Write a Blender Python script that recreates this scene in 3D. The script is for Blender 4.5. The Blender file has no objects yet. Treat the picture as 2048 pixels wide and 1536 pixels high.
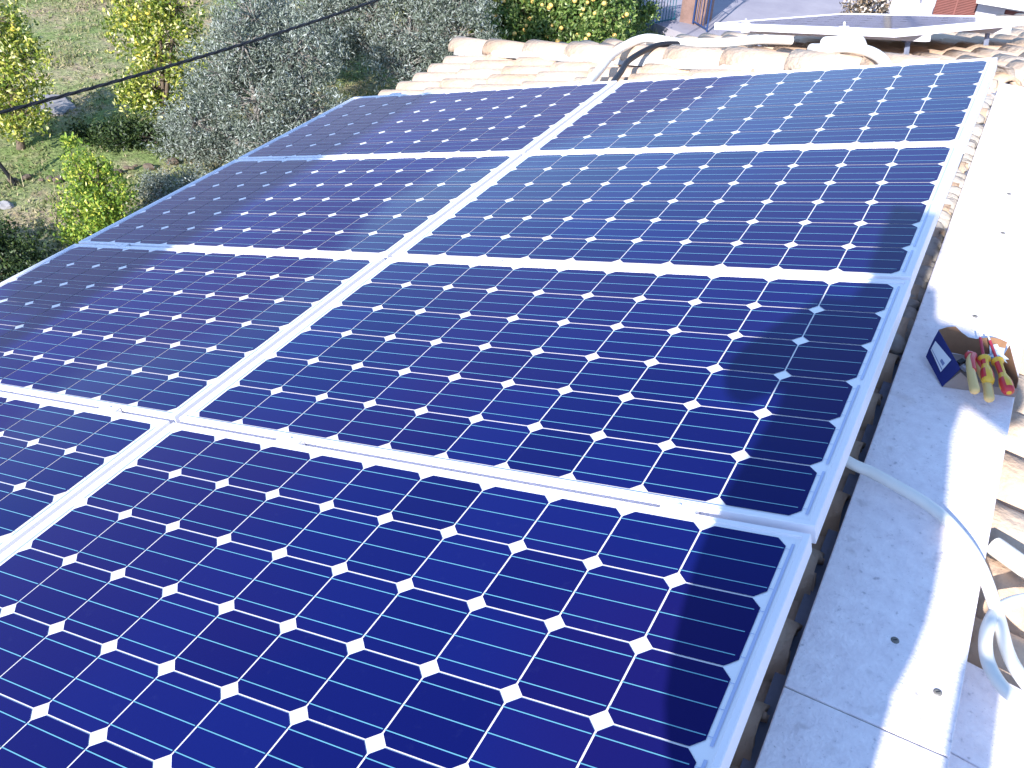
import bpy, bmesh, math, random
from mathutils import Vector, Matrix, noise
R = math.radians
rnd = random.Random(7)
S = bpy.context.scene
COL = S.collection

# ------------------------------------------------------------------ camera
cam = bpy.data.cameras.new('camera')
cam.sensor_fit = 'HORIZONTAL'; cam.sensor_width = 36.0
cam.lens = 1914.088 / 2048 * 36.0
cam.clip_start = 0.004; cam.clip_end = 800
co = bpy.data.objects.new('camera', cam); COL.objects.link(co)
RW = ((0.8817664723754209, 0.4698212051496536, 0.041903739526839234),
      (0.31601694387571433, -0.5224715672725411, -0.79193229039813),
      (-0.3501730706066069, 0.7115416337667823, -0.6091693722097644))
M3 = Matrix((RW[0], [-a for a in RW[1]], [-a for a in RW[2]])).transposed()
co.matrix_world = Matrix.Translation((0, 0, 7.0)) @ M3.to_4x4()
S.camera = co

# ------------------------------------------------------------------ sky and sun
SUN = Vector((-0.011, 0.877, -0.481)).normalized()      # travelling direction of the light
w = bpy.data.worlds.new('World'); S.world = w; w.use_nodes = True
nt = w.node_tree; nt.nodes.clear()
sky = nt.nodes.new('ShaderNodeTexSky'); sky.sky_type = 'NISHITA'; sky.sun_disc = False
sky.sun_elevation = math.asin(-SUN.z); sky.sun_rotation = math.pi
sky.air_density = 1.0; sky.dust_density = 0.1; sky.ozone_density = 2.6
bg = nt.nodes.new('ShaderNodeBackground'); bg.inputs[1].default_value = 0.15
wo = nt.nodes.new('ShaderNodeOutputWorld')
nt.links.new(sky.outputs[0], bg.inputs[0]); nt.links.new(bg.outputs[0], wo.inputs[0])
sl = bpy.data.lights.new('sun', 'SUN'); sl.energy = 4.2; sl.angle = R(0.55); sl.color = (1.0, 0.95, 0.88)
so = bpy.data.objects.new('sun', sl); COL.objects.link(so)
so.rotation_euler = SUN.to_track_quat('-Z', 'Y').to_euler(); so.location = (0, -10, 20)
S.view_settings.view_transform = 'Standard'; S.view_settings.look = 'None'
S.view_settings.exposure = 1.25; S.view_settings.gamma = 1.0
S.cycles.max_bounces = 6; S.cycles.caustics_reflective = False; S.cycles.caustics_refractive = False
S.cycles.use_denoising = True

# ------------------------------------------------------------------ helpers
class MB:
    def __init__(s): s.v = []; s.f = []; s.m = []; s.sm = []
    def add(s, vs, fs, mi=0, smooth=False):
        o = len(s.v); s.v += [tuple(v) for v in vs]
        for f in fs: s.f.append(tuple(i + o for i in f)); s.m.append(mi); s.sm.append(smooth)
    def quad(s, a, b, c, d, mi=0): s.add([a, b, c, d], [(0, 1, 2, 3)], mi)
    def box(s, lo, hi, mi=0, M=None):
        x0, y0, z0 = lo; x1, y1, z1 = hi
        vs = [Vector(p) for p in ((x0,y0,z0),(x1,y0,z0),(x1,y1,z0),(x0,y1,z0),(x0,y0,z1),(x1,y0,z1),(x1,y1,z1),(x0,y1,z1))]
        if M is not None: vs = [M @ v for v in vs]
        s.add(vs, [(0,3,2,1),(4,5,6,7),(0,1,5,4),(1,2,6,5),(2,3,7,6),(3,0,4,7)], mi)
    def tube(s, pts, rad, seg=10, mi=0, caps=True, smooth=True):
        pts = [Vector(p) for p in pts]; n = len(pts)
        if not hasattr(rad, '__len__'): rad = [rad] * n
        up = Vector((0, 0, 1)); t0 = (pts[1] - pts[0]).normalized()
        if abs(t0.z) > .95: up = Vector((1, 0, 0))
        x = t0.cross(up).normalized(); vs = []
        for i, p in enumerate(pts):
            t = (pts[min(i+1, n-1)] - pts[max(i-1, 0)]).normalized()
            x = (x - t * x.dot(t)).normalized(); y = t.cross(x)
            for k in range(seg):
                a = 2 * math.pi * k / seg
                vs.append(p + (x * math.cos(a) + y * math.sin(a)) * rad[i])
        fs = [(i*seg+k, i*seg+(k+1) % seg, (i+1)*seg+(k+1) % seg, (i+1)*seg+k) for i in range(n-1) for k in range(seg)]
        s.add(vs, fs, mi, smooth)
        if caps:
            s.add(vs[:seg], [tuple(range(seg))[::-1]], mi); s.add(vs[-seg:], [tuple(range(seg))], mi)
    def lathe(s, prof, M, seg=20, mi=0, smooth=True):
        vs = [M @ Vector((r * math.cos(2*math.pi*k/seg), r * math.sin(2*math.pi*k/seg), z)) for r, z in prof for k in range(seg)]
        fs = [(i*seg+k, i*seg+(k+1) % seg, (i+1)*seg+(k+1) % seg, (i+1)*seg+k) for i in range(len(prof)-1) for k in range(seg)]
        s.add(vs, fs, mi, smooth)
        s.add(vs[:seg], [tuple(range(seg))[::-1]], mi); s.add(vs[-seg:], [tuple(range(seg))], mi)
    def build(s, name, mats, parent=None, loc=(0,0,0)):
        me = bpy.data.meshes.new(name); me.from_pydata(s.v, [], s.f)
        if not isinstance(mats, (list, tuple)): mats = [mats]
        for m in mats: me.materials.append(m)
        me.polygons.foreach_set('material_index', s.m); me.polygons.foreach_set('use_smooth', s.sm)
        me.update()
        o = bpy.data.objects.new(name, me); COL.objects.link(o)
        o.location = loc
        if parent is not None: o.parent = parent
        return o

def tag(o, label=None, cat=None, group=None, kind=None):
    if label: o['label'] = label
    if cat: o['category'] = cat
    if group: o['group'] = group
    if kind: o['kind'] = kind
    return o
def empty(name, loc=(0,0,0), rot=(0,0,0)):
    o = bpy.data.objects.new(name, None); COL.objects.link(o); o.location = loc; o.rotation_euler = rot
    o.empty_display_size = .1
    return o
def bevel(o, w_, seg=2):
    m = o.modifiers.new('bevel', 'BEVEL'); m.width = w_; m.segments = seg; m.limit_method = 'ANGLE'; m.angle_limit = R(40)
    return o
def spline(pts, n=8):
    P = [Vector(p) for p in pts]; P = [P[0]*2-P[1]] + P + [P[-1]*2-P[-2]]; out = []
    for i in range(1, len(P)-2):
        for k in range(n):
            t = k/n; a, b, c, d = P[i-1], P[i], P[i+1], P[i+2]
            out.append(.5*((2*b)+(c-a)*t+(2*a-5*b+4*c-d)*t*t+(3*b-a-3*c+d)*t**3))
    out.append(P[-2]); return out

def mat(name, col, rough=.7, metal=0., coat=0., spec=.5, bump=0., bscale=40., var=0., vscale=8., col2=None, rand=0.):
    """principled material with procedural colour variation (noise) and bump"""
    m = bpy.data.materials.new(name); m.use_nodes = True; t = m.node_tree; b = t.nodes['Principled BSDF']
    b.inputs['Roughness'].default_value = rough; b.inputs['Metallic'].default_value = metal
    b.inputs['Coat Weight'].default_value = coat; b.inputs['Coat Roughness'].default_value = .03
    b.inputs['Specular IOR Level'].default_value = spec
    tc = t.nodes.new('ShaderNodeTexCoord')
    c2 = col2 or tuple(c * (1 - var) for c in col)
    mx = t.nodes.new('ShaderNodeMix'); mx.data_type = 'RGBA'
    mx.inputs[6].default_value = (*col, 1); mx.inputs[7].default_value = (*c2, 1)
    nz = t.nodes.new('ShaderNodeTexNoise'); nz.inputs['Scale'].default_value = vscale; nz.inputs['Detail'].default_value = 6
    nz.inputs['Roughness'].default_value = .65
    t.links.new(tc.outputs['Object'], nz.inputs['Vector'])
    rp = t.nodes.new('ShaderNodeMapRange'); rp.inputs[1].default_value = .35; rp.inputs[2].default_value = .68
    t.links.new(nz.outputs[0], rp.inputs[0]); src = rp.outputs[0]
    if rand:
        g = t.nodes.new('ShaderNodeNewGeometry'); ad = t.nodes.new('ShaderNodeMix'); ad.data_type = 'FLOAT'
        ad.inputs[0].default_value = rand; t.links.new(src, ad.inputs[2]); t.links.new(g.outputs['Random Per Island'], ad.inputs[3]); src = ad.outputs[0]
    t.links.new(src, mx.inputs[0]); t.links.new(mx.outputs[2], b.inputs['Base Color'])
    if bump:
        n2 = t.nodes.new('ShaderNodeTexNoise'); n2.inputs['Scale'].default_value = bscale; n2.inputs['Detail'].default_value = 5
        t.links.new(tc.outputs['Object'], n2.inputs['Vector'])
        bp = t.nodes.new('ShaderNodeBump'); bp.inputs['Strength'].default_value = bump; bp.inputs['Distance'].default_value = .02
        t.links.new(n2.outputs[0], bp.inputs['Height']); t.links.new(bp.outputs[0], b.inputs['Normal'])
    return m

def leafmat(name, cols, rough=.45, trans=.35):
    """per-leaf random colour from a ramp, with light passing through"""
    m = bpy.data.materials.new(name); m.use_nodes = True; t = m.node_tree; b = t.nodes['Principled BSDF']
    out = t.nodes['Material Output']
    g = t.nodes.new('ShaderNodeNewGeometry'); r = t.nodes.new('ShaderNodeValToRGB')
    r.color_ramp.interpolation = 'LINEAR'
    e = r.color_ramp.elements
    while len(e) < len(cols): e.new(.5)
    for i, (p, c) in enumerate(cols): e[i].position = p; e[i].color = (*c, 1)
    t.links.new(g.outputs['Random Per Island'], r.inputs[0]); t.links.new(r.outputs[0], b.inputs['Base Color'])
    b.inputs['Roughness'].default_value = rough
    tr = t.nodes.new('ShaderNodeBsdfTranslucent'); t.links.new(r.outputs[0], tr.inputs[0])
    ms = t.nodes.new('ShaderNodeMixShader'); ms.inputs[0].default_value = trans
    t.links.new(b.outputs[0], ms.inputs[1]); t.links.new(tr.outputs[0], ms.inputs[2]); t.links.new(ms.outputs[0], out.inputs[0])
    return m

# ------------------------------------------------------------------ materials
M = {}
M['alu'] = mat('anodised_aluminium', (.90, .87, .93), rough=.45, metal=.0, var=.05, vscale=3)
M['alu_dark'] = mat('clamp_aluminium', (.82, .80, .86), rough=.42, metal=.1, var=.08)
M['backsheet'] = mat('white_backsheet', (.88, .86, .90), rough=.5, coat=1., var=.03)
M['ribbon'] = mat('tinned_ribbon', (.46, .52, .76), rough=.4, coat=1., var=.1, vscale=4)
M['bus'] = mat('cell_busbar', (.14, .42, .56), rough=.35, coat=1., var=.2, vscale=2)
M['marble'] = mat('white_marble', (.93, .86, .90), rough=.6, bump=.2, bscale=120, col2=(.79, .71, .76), vscale=30)
def speckle(m, dens, col):
    t = m.node_tree; b = t.nodes['Principled BSDF']; l = b.inputs['Base Color'].links[0]; src = l.from_socket
    tc = t.nodes.new('ShaderNodeTexCoord'); vz = t.nodes.new('ShaderNodeTexNoise'); vz.inputs['Scale'].default_value = dens; vz.inputs['Detail'].default_value = 3
    t.links.new(tc.outputs['Object'], vz.inputs['Vector'])
    r = t.nodes.new('ShaderNodeMapRange'); r.inputs[1].default_value = .64; r.inputs[2].default_value = .78; t.links.new(vz.outputs[0], r.inputs[0])
    mx = t.nodes.new('ShaderNodeMix'); mx.data_type = 'RGBA'; mx.inputs[7].default_value = (*col, 1)
    t.links.new(r.outputs[0], mx.inputs[0]); t.links.new(src, mx.inputs[6]); t.links.new(mx.outputs[2], b.inputs['Base Color'])
speckle(M['marble'], 60, (.46, .42, .47)); speckle(M['marble'], 7, (.66, .56, .56)); speckle(M['marble'], 19, (.62, .55, .58)); speckle(M['marble'], 190, (.50, .46, .50))
M['marble_edge'] = mat('marble_joint', (.16, .15, .17), rough=.9, var=.3)
M['tile'] = mat('sun_bleached_tile', (.50, .33, .22), rough=.85, bump=.5, bscale=35, col2=(.62, .50, .40), vscale=5, rand=.45)
M['tile2'] = mat('pan_tile', (.42, .29, .21), rough=.85, bump=.35, bscale=35, col2=(.68, .52, .42), vscale=5, rand=.45)
M['mortar'] = mat('mortar', (.50, .47, .45), rough=.95, bump=.5, bscale=30, var=.35, vscale=14)
M['slate'] = mat('painted_render_edge', (.22, .25, .36), rough=.8, var=.25, vscale=10, bump=.2)
M['deck'] = mat('roof_deck', (.14, .13, .14), rough=.95, var=.3)
M['wall'] = mat('rendered_wall', (.72, .70, .66), rough=.9, bump=.15, var=.12, vscale=2)
M['pipe'] = mat('white_pvc_conduit', (.86, .83, .78), rough=.35, var=.04, vscale=12)
M['black'] = mat('black_insulation', (.012, .012, .018), rough=.55, var=.3)
M['bark'] = mat('bark', (.16, .12, .09), rough=.95, bump=.6, bscale=25, var=.4)
M['olive_bark'] = mat('grey_bark', (.26, .24, .22), rough=.95, bump=.6, bscale=25, var=.35)
M['rust'] = mat('weathered_steel', (.22, .21, .20), rough=.7, var=.5, vscale=200)
M['rock'] = mat('pale_rock', (.34, .33, .35), rough=.95, bump=.8, bscale=9, var=.45, vscale=5)

def cell_mat():
    m = bpy.data.materials.new('silicon_cell'); m.use_nodes = True; t = m.node_tree; b = t.nodes['Principled BSDF']
    tc = t.nodes.new('ShaderNodeTexCoord'); g = t.nodes.new('ShaderNodeNewGeometry'); oi = t.nodes.new('ShaderNodeObjectInfo')
    mx = t.nodes.new('ShaderNodeMix'); mx.data_type = 'RGBA'
    mx.inputs[6].default_value = (.0034, .0060, .088, 1); mx.inputs[7].default_value = (.0054, .0105, .120, 1)
    t.links.new(g.outputs['Random Per Island'], mx.inputs[0])
    # dust film: sparse pale specks and a very faint veil
    nz = t.nodes.new('ShaderNodeTexNoise'); nz.inputs['Scale'].default_value = 26; nz.inputs['Detail'].default_value = 8; nz.inputs['Roughness'].default_value = .7
    t.links.new(tc.outputs['Object'], nz.inputs['Vector'])
    rp = t.nodes.new('ShaderNodeMapRange'); rp.inputs[1].default_value = .60; rp.inputs[2].default_value = .85; rp.inputs[4].default_value = .04
    t.links.new(nz.outputs[0], rp.inputs[0])
    m2 = t.nodes.new('ShaderNodeMix'); m2.data_type = 'RGBA'; m2.inputs[7].default_value = (.20, .24, .38, 1)
    # slow drift between navy and violet across the panel glass
    wn = t.nodes.new('ShaderNodeTexNoise'); wn.inputs['Scale'].default_value = 1.1; wn.inputs['Detail'].default_value = 2
    ofs = t.nodes.new('ShaderNodeVectorMath'); ofs.operation = 'ADD'; t.links.new(tc.outputs['Object'], ofs.inputs[0]); t.links.new(oi.outputs['Location'], ofs.inputs[1]); t.links.new(ofs.outputs[0], wn.inputs['Vector'])
    wr = t.nodes.new('ShaderNodeMapRange'); wr.inputs[1].default_value = .40; wr.inputs[2].default_value = .62; wr.inputs[4].default_value = .75; t.links.new(wn.outputs[0], wr.inputs[0])
    m3 = t.nodes.new('ShaderNodeMix'); m3.data_type = 'RGBA'; m3.inputs[7].default_value = (.0125, .0070, .092, 1)
    t.links.new(wr.outputs[0], m3.inputs[0]); t.links.new(mx.outputs[2], m3.inputs[6]); mx = m3
    t.links.new(rp.outputs[0], m2.inputs[0]); t.links.new(mx.outputs[2], m2.inputs[6]); t.links.new(m2.outputs[2], b.inputs['Base Color'])
    b.inputs['Roughness'].default_value = .5; b.inputs['Specular IOR Level'].default_value = .0
    b.inputs['Coat Weight'].default_value = 1.; b.inputs['Coat Roughness'].default_value = .06; b.inputs['Coat IOR'].default_value = 1.19
    return m
M['cell'] = cell_mat()

# ------------------------------------------------------------------ roof geometry frames
TH = R(15.0)
UH = Vector((math.cos(TH), 0, math.sin(TH))); VH = Vector((0, 1, 0)); NH = Vector((-math.sin(TH), 0, math.cos(TH)))
O = Vector((-0.838746923333137, 0.8255557407451587, 5.559078605645129))
def tow(u, v, n): return O + UH*u + VH*v + NH*n
# far slope: dips to azimuth 135.7 deg, passes through A
FA = Vector((-3.797, 6.311, 4.590)); FD = Vector((-.716, .698, 0)).normalized()
FN = Vector((FD.x*math.sin(TH), FD.y*math.sin(TH), math.cos(TH))).normalized()
FS = Vector((FD.x*math.cos(TH), FD.y*math.cos(TH), -math.sin(TH)))     # down-slope
FT = Vector((-FD.y, FD.x, 0)) * -1                                     # along the eave, to the right
RIDGE_END = Vector((0.0, 4.766, 5.608))
def far_pt(s, t, n):      # s measured down-slope from ridge end, t along eave
    return RIDGE_END + FS*s + FT*t + FN*n

# ------------------------------------------------------------------ solar panels
P_ = 0.1585; L_, W_ = 1.650, 0.990
def make_panel(grp, label):
    root = empty('solar_panel'); tag(root, label, 'solar panel', grp)
    f = MB(); t, dz, lip = .004, -.038, .012
    hx, hy = L_/2, W_/2
    # long members and butt-jointed short ones with a small chamfered outer edge
    def member(p0, p1, inward):
        p0 = Vector(p0); p1 = Vector(p1); inw = Vector(inward); z = Vector((0, 0, 1))
        prof = [(0, dz), (0, t-.002), (.002, t), (lip-.001, t), (lip, t-.002), (lip, -.004), (.002, -.004), (.002, dz+.002), (.024, dz+.002), (.024, dz)]
        a = [p0 + inw*x + z*h for x, h in prof]; b = [p1 + inw*x + z*h for x, h in prof]; n = len(prof)
        # mitre
        d = (p1-p0).normalized()
        a = [q + d*prof[i][0] for i, q in enumerate(a)]; b = [q - d*prof[i][0] for i, q in enumerate(b)]
        f.add(a+b, [(i, (i+1) % n, n+(i+1) % n, n+i) for i in range(n)])
    member((-hx, -hy, 0), (hx, -hy, 0), (0, 1, 0)); member((hx, -hy, 0), (hx, hy, 0), (-1, 0, 0))
    member((hx, hy, 0), (-hx, hy, 0), (0, -1, 0)); member((-hx, hy, 0), (-hx, -hy, 0), (1, 0, 0))
    f.build('frame', M['alu'], root)
    b = MB(); b.box((-hx+.003, -hy+.003, -.0035), (hx-.003, hy-.003, -.0012)); b.build('backsheet', M['backsheet'], root)
    c = MB(); s = .1549/2; k = .0184
    for i in range(10):
        for j in range(6):
            cx, cy = (i-4.5)*P_, (j-2.5)*P_
            c.add([(cx-s+k, cy-s, 0), (cx+s-k, cy-s, 0), (cx+s, cy-s+k, 0), (cx+s, cy+s-k, 0), (cx+s-k, cy+s, 0), (cx-s+k, cy+s, 0), (cx-s, cy+s-k, 0), (cx-s, cy-s+k, 0)], [tuple(range(8))])
    c.build('solar_cells', M['cell'], root)
    bb = MB(); hw = .0010
    for j in range(6):
        for o in (-.052, 0, .052):
            y = (j-2.5)*P_+o
            for i in range(10):
                cx = (i-4.5)*P_
                e1 = s - .002 if i < 9 or j % 2 else s-.008
                bb.quad((cx-s-.0012, y-hw, .0007), (cx+e1, y-hw, .0007), (cx+e1, y+hw, .0007), (cx-s-.0012, y+hw, .0007))
    bb.build('busbar_lines', M['bus'], root)
    rb = MB(); x0 = 5*P_+.0095; w2 = .0027
    for a_, b_ in ((5, 6), (3, 5), (1, 3), (0, 1)):
        y0, y1 = (a_-3)*P_+.012, (b_-3)*P_-.012
        if a_ == 5: y0 -= .03
        rb.quad((x0-w2, y0, .0003), (x0+w2, y0, .0003), (x0+w2, y1, .0003), (x0-w2, y1, .0003))
        for j in range(a_, b_):
            for o in (-.052, 0, .052):
                y = (j-2.5)*P_+o; rb.quad((5*P_-.002, y-.0007, .0002), (x0, y-.0007, .0002), (x0, y+.0007, .0002), (5*P_-.002, y+.0007, .0002))
    for a_, b_ in ((4, 6), (2, 4), (0, 2)):
        y0, y1 = (a_-3)*P_+.015, (b_-3)*P_-.015
        rb.quad((-x0-w2, y0, .0003), (-x0+w2, y0, .0003), (-x0+w2, y1, .0003), (-x0-w2, y1, .0003))
    rb.build('interconnect_ribbon', M['ribbon'], root)
    jb = MB(); jb.box((hx-.2, -.05, -.03), (hx-.08, .05, -.0045)); jb.build('junction_box', M['black'], root)
    return root
def copy_tree(o, parent=None):
    c = o.copy(); COL.objects.link(c)
    if parent is not None: c.parent = parent
    for ch in list(o.children): copy_tree(ch, c)
    return c
GP = 'solar panels in two columns on the tiled roof'
PLAB = {('R', -1): 'blue solar panel behind the nearest one on the ridge side, behind the photographer',
        ('R', 0): 'nearest blue solar panel beside the marble ridge, cut by the bottom edge',
        ('R', 1): 'second panel from the front beside the ridge, white conduit leaving under it',
        ('R', 2): 'third panel from the front beside the ridge, a head shadow in its near corner',
        ('R', 3): 'farthest blue solar panel beside the marble ridge, below the white roof conduits',
        ('L', 0): 'nearest blue solar panel on the eave side, only its corner showing at the left',
        ('L', 1): 'second solar panel from the front on the eave side',
        ('L', 2): 'third solar panel from the front on the eave side, next to the small citrus tree',
        ('L', 3): 'farthest blue solar panel on the eave side, by the olive trees'}
proto = None
OFF = {('R', 0): (0, 0, 0), ('R', 1): (.002, .002, .001), ('R', 2): (-.001, .004, 0), ('R', 3): (.002, -.004, .001), ('L', 0): (0, .003, 0), ('L', 1): (-.001, .003, .001), ('L', 2): (-.003, .003, 0), ('L', 3): (0, .002, .001)}
for c_ in 'RL':
    for r_ in range(4):
        if proto is None: p = proto = make_panel(GP, '')
        else: p = copy_tree(proto)
        du, dv, dn = OFF[(c_, r_)]
        p.location = tow((0 if c_ == 'R' else -1.669)+du, r_*1.0086+dv, dn); p.rotation_euler = (0, -TH, 0)
        tag(p, PLAB[(c_, r_)], 'solar panel', GP)
# clamps and rails of the racking (one rack)
rack = empty('mounting_rack', tow(-.8, 1.5, -.06)); rack.rotation_euler = (0, -TH, 0)
tag(rack, 'aluminium rails and clamps holding the eight solar panels over the tiles', 'mounting rack')
rail_mesh = None; cl_mesh = None
def local(u, v, n): return (u+.8, v-1.5, n+.06)
for u in (-2.20, -1.09, -.42, .575):
    if rail_mesh is None:
        mb = MB(); mb.box((-.02, -2.15, -.02), (.02, 2.15, .02)); o = mb.build('rail', M['alu_dark'], rack); rail_mesh = o.data
    else:
        o = bpy.data.objects.new('rail', rail_mesh); COL.objects.link(o); o.parent = rack
    o.location = local(u, 1.513, -.0605)
    for k in range(5):
        v = (k-.5)*1.0086
        if cl_mesh is None:
            mb = MB(); mb.box((-.035, -.0085, -.036), (.035, .0085, .0055)); mb.box((-.035, -.015, .0045), (.035, .015, .0072))
            mb.lathe([(.005, .007), (.005, .010), (.003, .0105)], Matrix(), 8)
            q = mb.build('clamp', M['alu_dark'], rack); cl_mesh = q.data
        else:
            q = bpy.data.objects.new('clamp', cl_mesh); COL.objects.link(q); q.parent = rack
        q.location = local(u, v, 0)

# ------------------------------------------------------------------ the tiled house
house = empty('tiled_house', (-.5, 1, 0)); tag(house, 'house whose terracotta tiled roof carries the solar panels, with a marble ridge', 'house')
HL = Vector(house.location)
def hb(mb, name, mats): return mb.build(name, mats, house, -HL)
CREST, BASE = -.17, -.265        # panel-plane heights of cover-tile crest and of tile base
def tile_row(mb, p0, d, side, nrm, length, r0, r1, up, jit, seg=8, mi=0):
    """one barrel tile: axis from p0 along d, half tube opening down (up=1) or up (up=-1)"""
    vs = []
    for q, r in ((0, r0), (.5, (r0+r1)/2), (1, r1)):
        c = p0 + d*length*q + nrm*jit*q
        for k in range(seg+1):
            a = math.pi*k/seg
            vs.append(c + side*(r*math.cos(a)) + nrm*(r*math.sin(a)*up*(.92 if up > 0 else .6)))
    n = seg+1
    fs = [(i*n+k, i*n+k+1, (i+1)*n+k+1, (i+1)*n+k) for i in range(2) for k in range(seg)]
    mb.add(vs, fs, mi, True)
def slope(org, down, side, nrm, rows, pitch=.205, expo=.36):
    """rows: list of (t, s0, s1) with org + side*t + down*s; tiles laid from s1 (eave) up to s0"""
    mb = MB()
    for t, s0, s1 in rows:
        for half, up in ((0, 1), (pitch/2, -1)):
            s = s1 + (0.0 if up > 0 else -.03)
            ph = rnd.uniform(-.015, .015)
            while s > s0:
                ln = min(.42, s - s0 + .02)
                j = rnd.uniform(-.006, .006)
                p0 = org + side*(t+half+j*.6) + down*(s+ph*.4) + nrm*((.0 if up > 0 else .055)+rnd.uniform(-.003, .003))
                tile_row(mb, p0, -down, side, nrm, ln, .088 if up > 0 else .08, .074 if up > 0 else .07, up, -.012 if up > 0 else -.008, mi=0 if up > 0 else 1)
                s -= expo + rnd.uniform(-.008, .008)
    return mb
# left slope (under the panels); hip edge from RIDGE_END to FA in (u, v)
def hip_u(v):   # u where the hip line is, for given v
    y = O.y + v
    if y < RIDGE_END.y: return 9
    k = (y - RIDGE_END.y)/(FA.y - RIDGE_END.y); x = RIDGE_END.x + (FA.x - RIDGE_END.x)*k
    return (x - O.x)/math.cos(TH) - .04
EU = -2.925
rows = []; v = -4.3 + .03
while v < 5.75:
    top = min(.776, hip_u(v)-.03)
    if top > EU + .1: rows.append((v, -top, -EU + rnd.uniform(-.012, .012)))
    v += .205
mb = slope(O + NH*BASE, -UH, VH, NH, rows)
o = hb(mb, 'left_roof_tiles', [M['tile'], M['tile2']]); sm = o.modifiers.new('thick', 'SOLIDIFY'); sm.thickness = .013; sm.offset = -1
# far slope
FT_ = FT
rows = []; sa = (FA - RIDGE_END).dot(FS)      # hip point in far coordinates
ta = (FA - RIDGE_END).dot(FT_)
SE = 3.42 + .0
eave_s = (Vector((-2.755, 7.05, 4.65)) - RIDGE_END).dot(FS)
t = ta
while t < 4.2:
    top = (sa*(t/ta)) if t < 0 else t*0.42
    if top < eave_s - .1: rows.append((t, top+.03, eave_s + rnd.uniform(-.012, .012)))
    t += .205
mb = slope(RIDGE_END + FN*(BASE-CREST), FS, FT_, FN, rows)
o = hb(mb, 'far_roof_tiles', [M['tile'], M['tile2']]); sm = o.modifiers.new('thick', 'SOLIDIFY'); sm.thickness = .013; sm.offset = -1
# right slope
XR = Vector((math.cos(TH), 0, -math.sin(TH)))
NR = Vector((math.sin(TH), 0, math.cos(TH)))
rows = []; y = -3.0
rt = []
y = 1.50
while y < 5.0:
    rt.append((y, .0, 3.4 + rnd.uniform(-.012, .012))); y += .19
mb = slope(Vector((.275, 0, 5.50)) + NR*(-.05), XR, VH, NR, rt, pitch=.19)
y = .2; rt = []
while y > -3.5:
    rt.append((y, .0, 3.4)); y -= .19
mb2 = slope(Vector((.275, 0, 5.50)) + NR*(-.05), XR, VH, NR, rt, pitch=.19)
mb.add(mb2.v, mb2.f); 
for i in range(len(mb2.m)): mb.m[-len(mb2.m)+i] = mb2.m[i]; mb.sm[-len(mb2.m)+i] = True
o = hb(mb, 'right_roof_tiles', [M['tile'], M['tile2']]); sm = o.modifiers.new('thick', 'SOLIDIFY'); sm.thickness = .013; sm.offset = -1
# hip tiles
mb = MB(); mo = MB()
hd = (FA - RIDGE_END); hl = hd.length; hd.normalize(); hs = hd.cross(Vector((0, 0, 1))).normalized(); hn = hs.cross(hd).normalized()
s = hl - .12
while s > .25:
    tile_row(mb, RIDGE_END + hd*s + hn*(-.035 + rnd.uniform(-.004, .004)) + hs*rnd.uniform(-.006, .006), -hd, hs, hn, .50, .102, .080, 1, -.012, seg=12)
    s -= .43
o = hb(mb, 'hip_ridge_tiles', M['tile']); sm = o.modifiers.new('thick', 'SOLIDIFY'); sm.thickness = .015; sm.offset = -1
# mortar bed under the hip tiles: an uneven continuous strip
for sd in (-1, 1):
    V_ = []; F_ = []
    for k in range(160):
        q = k/159*(hl-.2); p = RIDGE_END + hd*q
        a1 = .075; a2 = .115 + .028*noise.noise(Vector((q*7, sd, 0))) + .012*noise.noise(Vector((q*30, sd, 3)))
        up_ = .012*noise.noise(Vector((q*18, sd, 7)))
        V_ += [p + hs*sd*a1 + hn*(.002+up_), p + hs*sd*(a1+a2)/2 + hn*(-.012+up_), p + hs*sd*a2 + hn*(-.05)]
    for k in range(159):
        for r_ in range(2): F_.append((k*3+r_, k*3+r_+1, k*3+r_+4, k*3+r_+3))
    mo.add(V_, F_, 0, True)
hb(mo, 'hip_mortar', M['mortar'])
# decks (solid slabs under tiles) and walls
mb = MB()
def slab(poly, th):
    n = len(poly); top = [Vector(p) for p in poly]; bot = [p - Vector((0, 0, th)) for p in top]
    mb.add(top+bot, [tuple(range(n)), tuple(range(2*n-1, n-1, -1))] + [(i, i+n, (i+1) % n + n, (i+1) % n) for i in range(n)])
dn = BASE - .03
e0, e1 = tow(EU-.075, -4.4, dn), tow(EU-.075, 5.35, dn)
r0 = tow(.86, -4.4, dn); r1 = Vector((r0.x, RIDGE_END.y, r0.z))
slab([e0, r0, r1, e1], .14)
fe0 = RIDGE_END + FS*(eave_s+.06) + FT_*(ta-.15) + FN*(dn-CREST); fe1 = RIDGE_END + FS*(eave_s+.06) + FT_*4.2 + FN*(dn-CREST)
rd = RIDGE_END + FN*(dn-CREST)
rr_ = RIDGE_END + FS*(4.2*.42) + FT_*4.2 + FN*(dn-CREST)
slab([rd + Vector((.03, .05, -.01)), rr_, fe1, fe0][::-1], .14)
q0 = Vector((.05, -4.4, 5.50)) - NR*.10; q1 = Vector((.05, 4.9, 5.50)) - NR*.10
slab([q0, q0 + XR*3.75, q1 + XR*3.75, q1], .14)
hb(mb, 'roof_slab', M['deck'])
mb = MB(); mb.box((-.022, -4.4, 5.30), (.270, 4.72, 5.530)); hb(mb, 'ridge_bed', M['slate'])
mb = MB(); mb.quad((-.06, -4.4, 5.488), (.0, -4.4, 5.5), (.0, 4.6, 5.5), (-.06, 4.6, 5.488))
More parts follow.
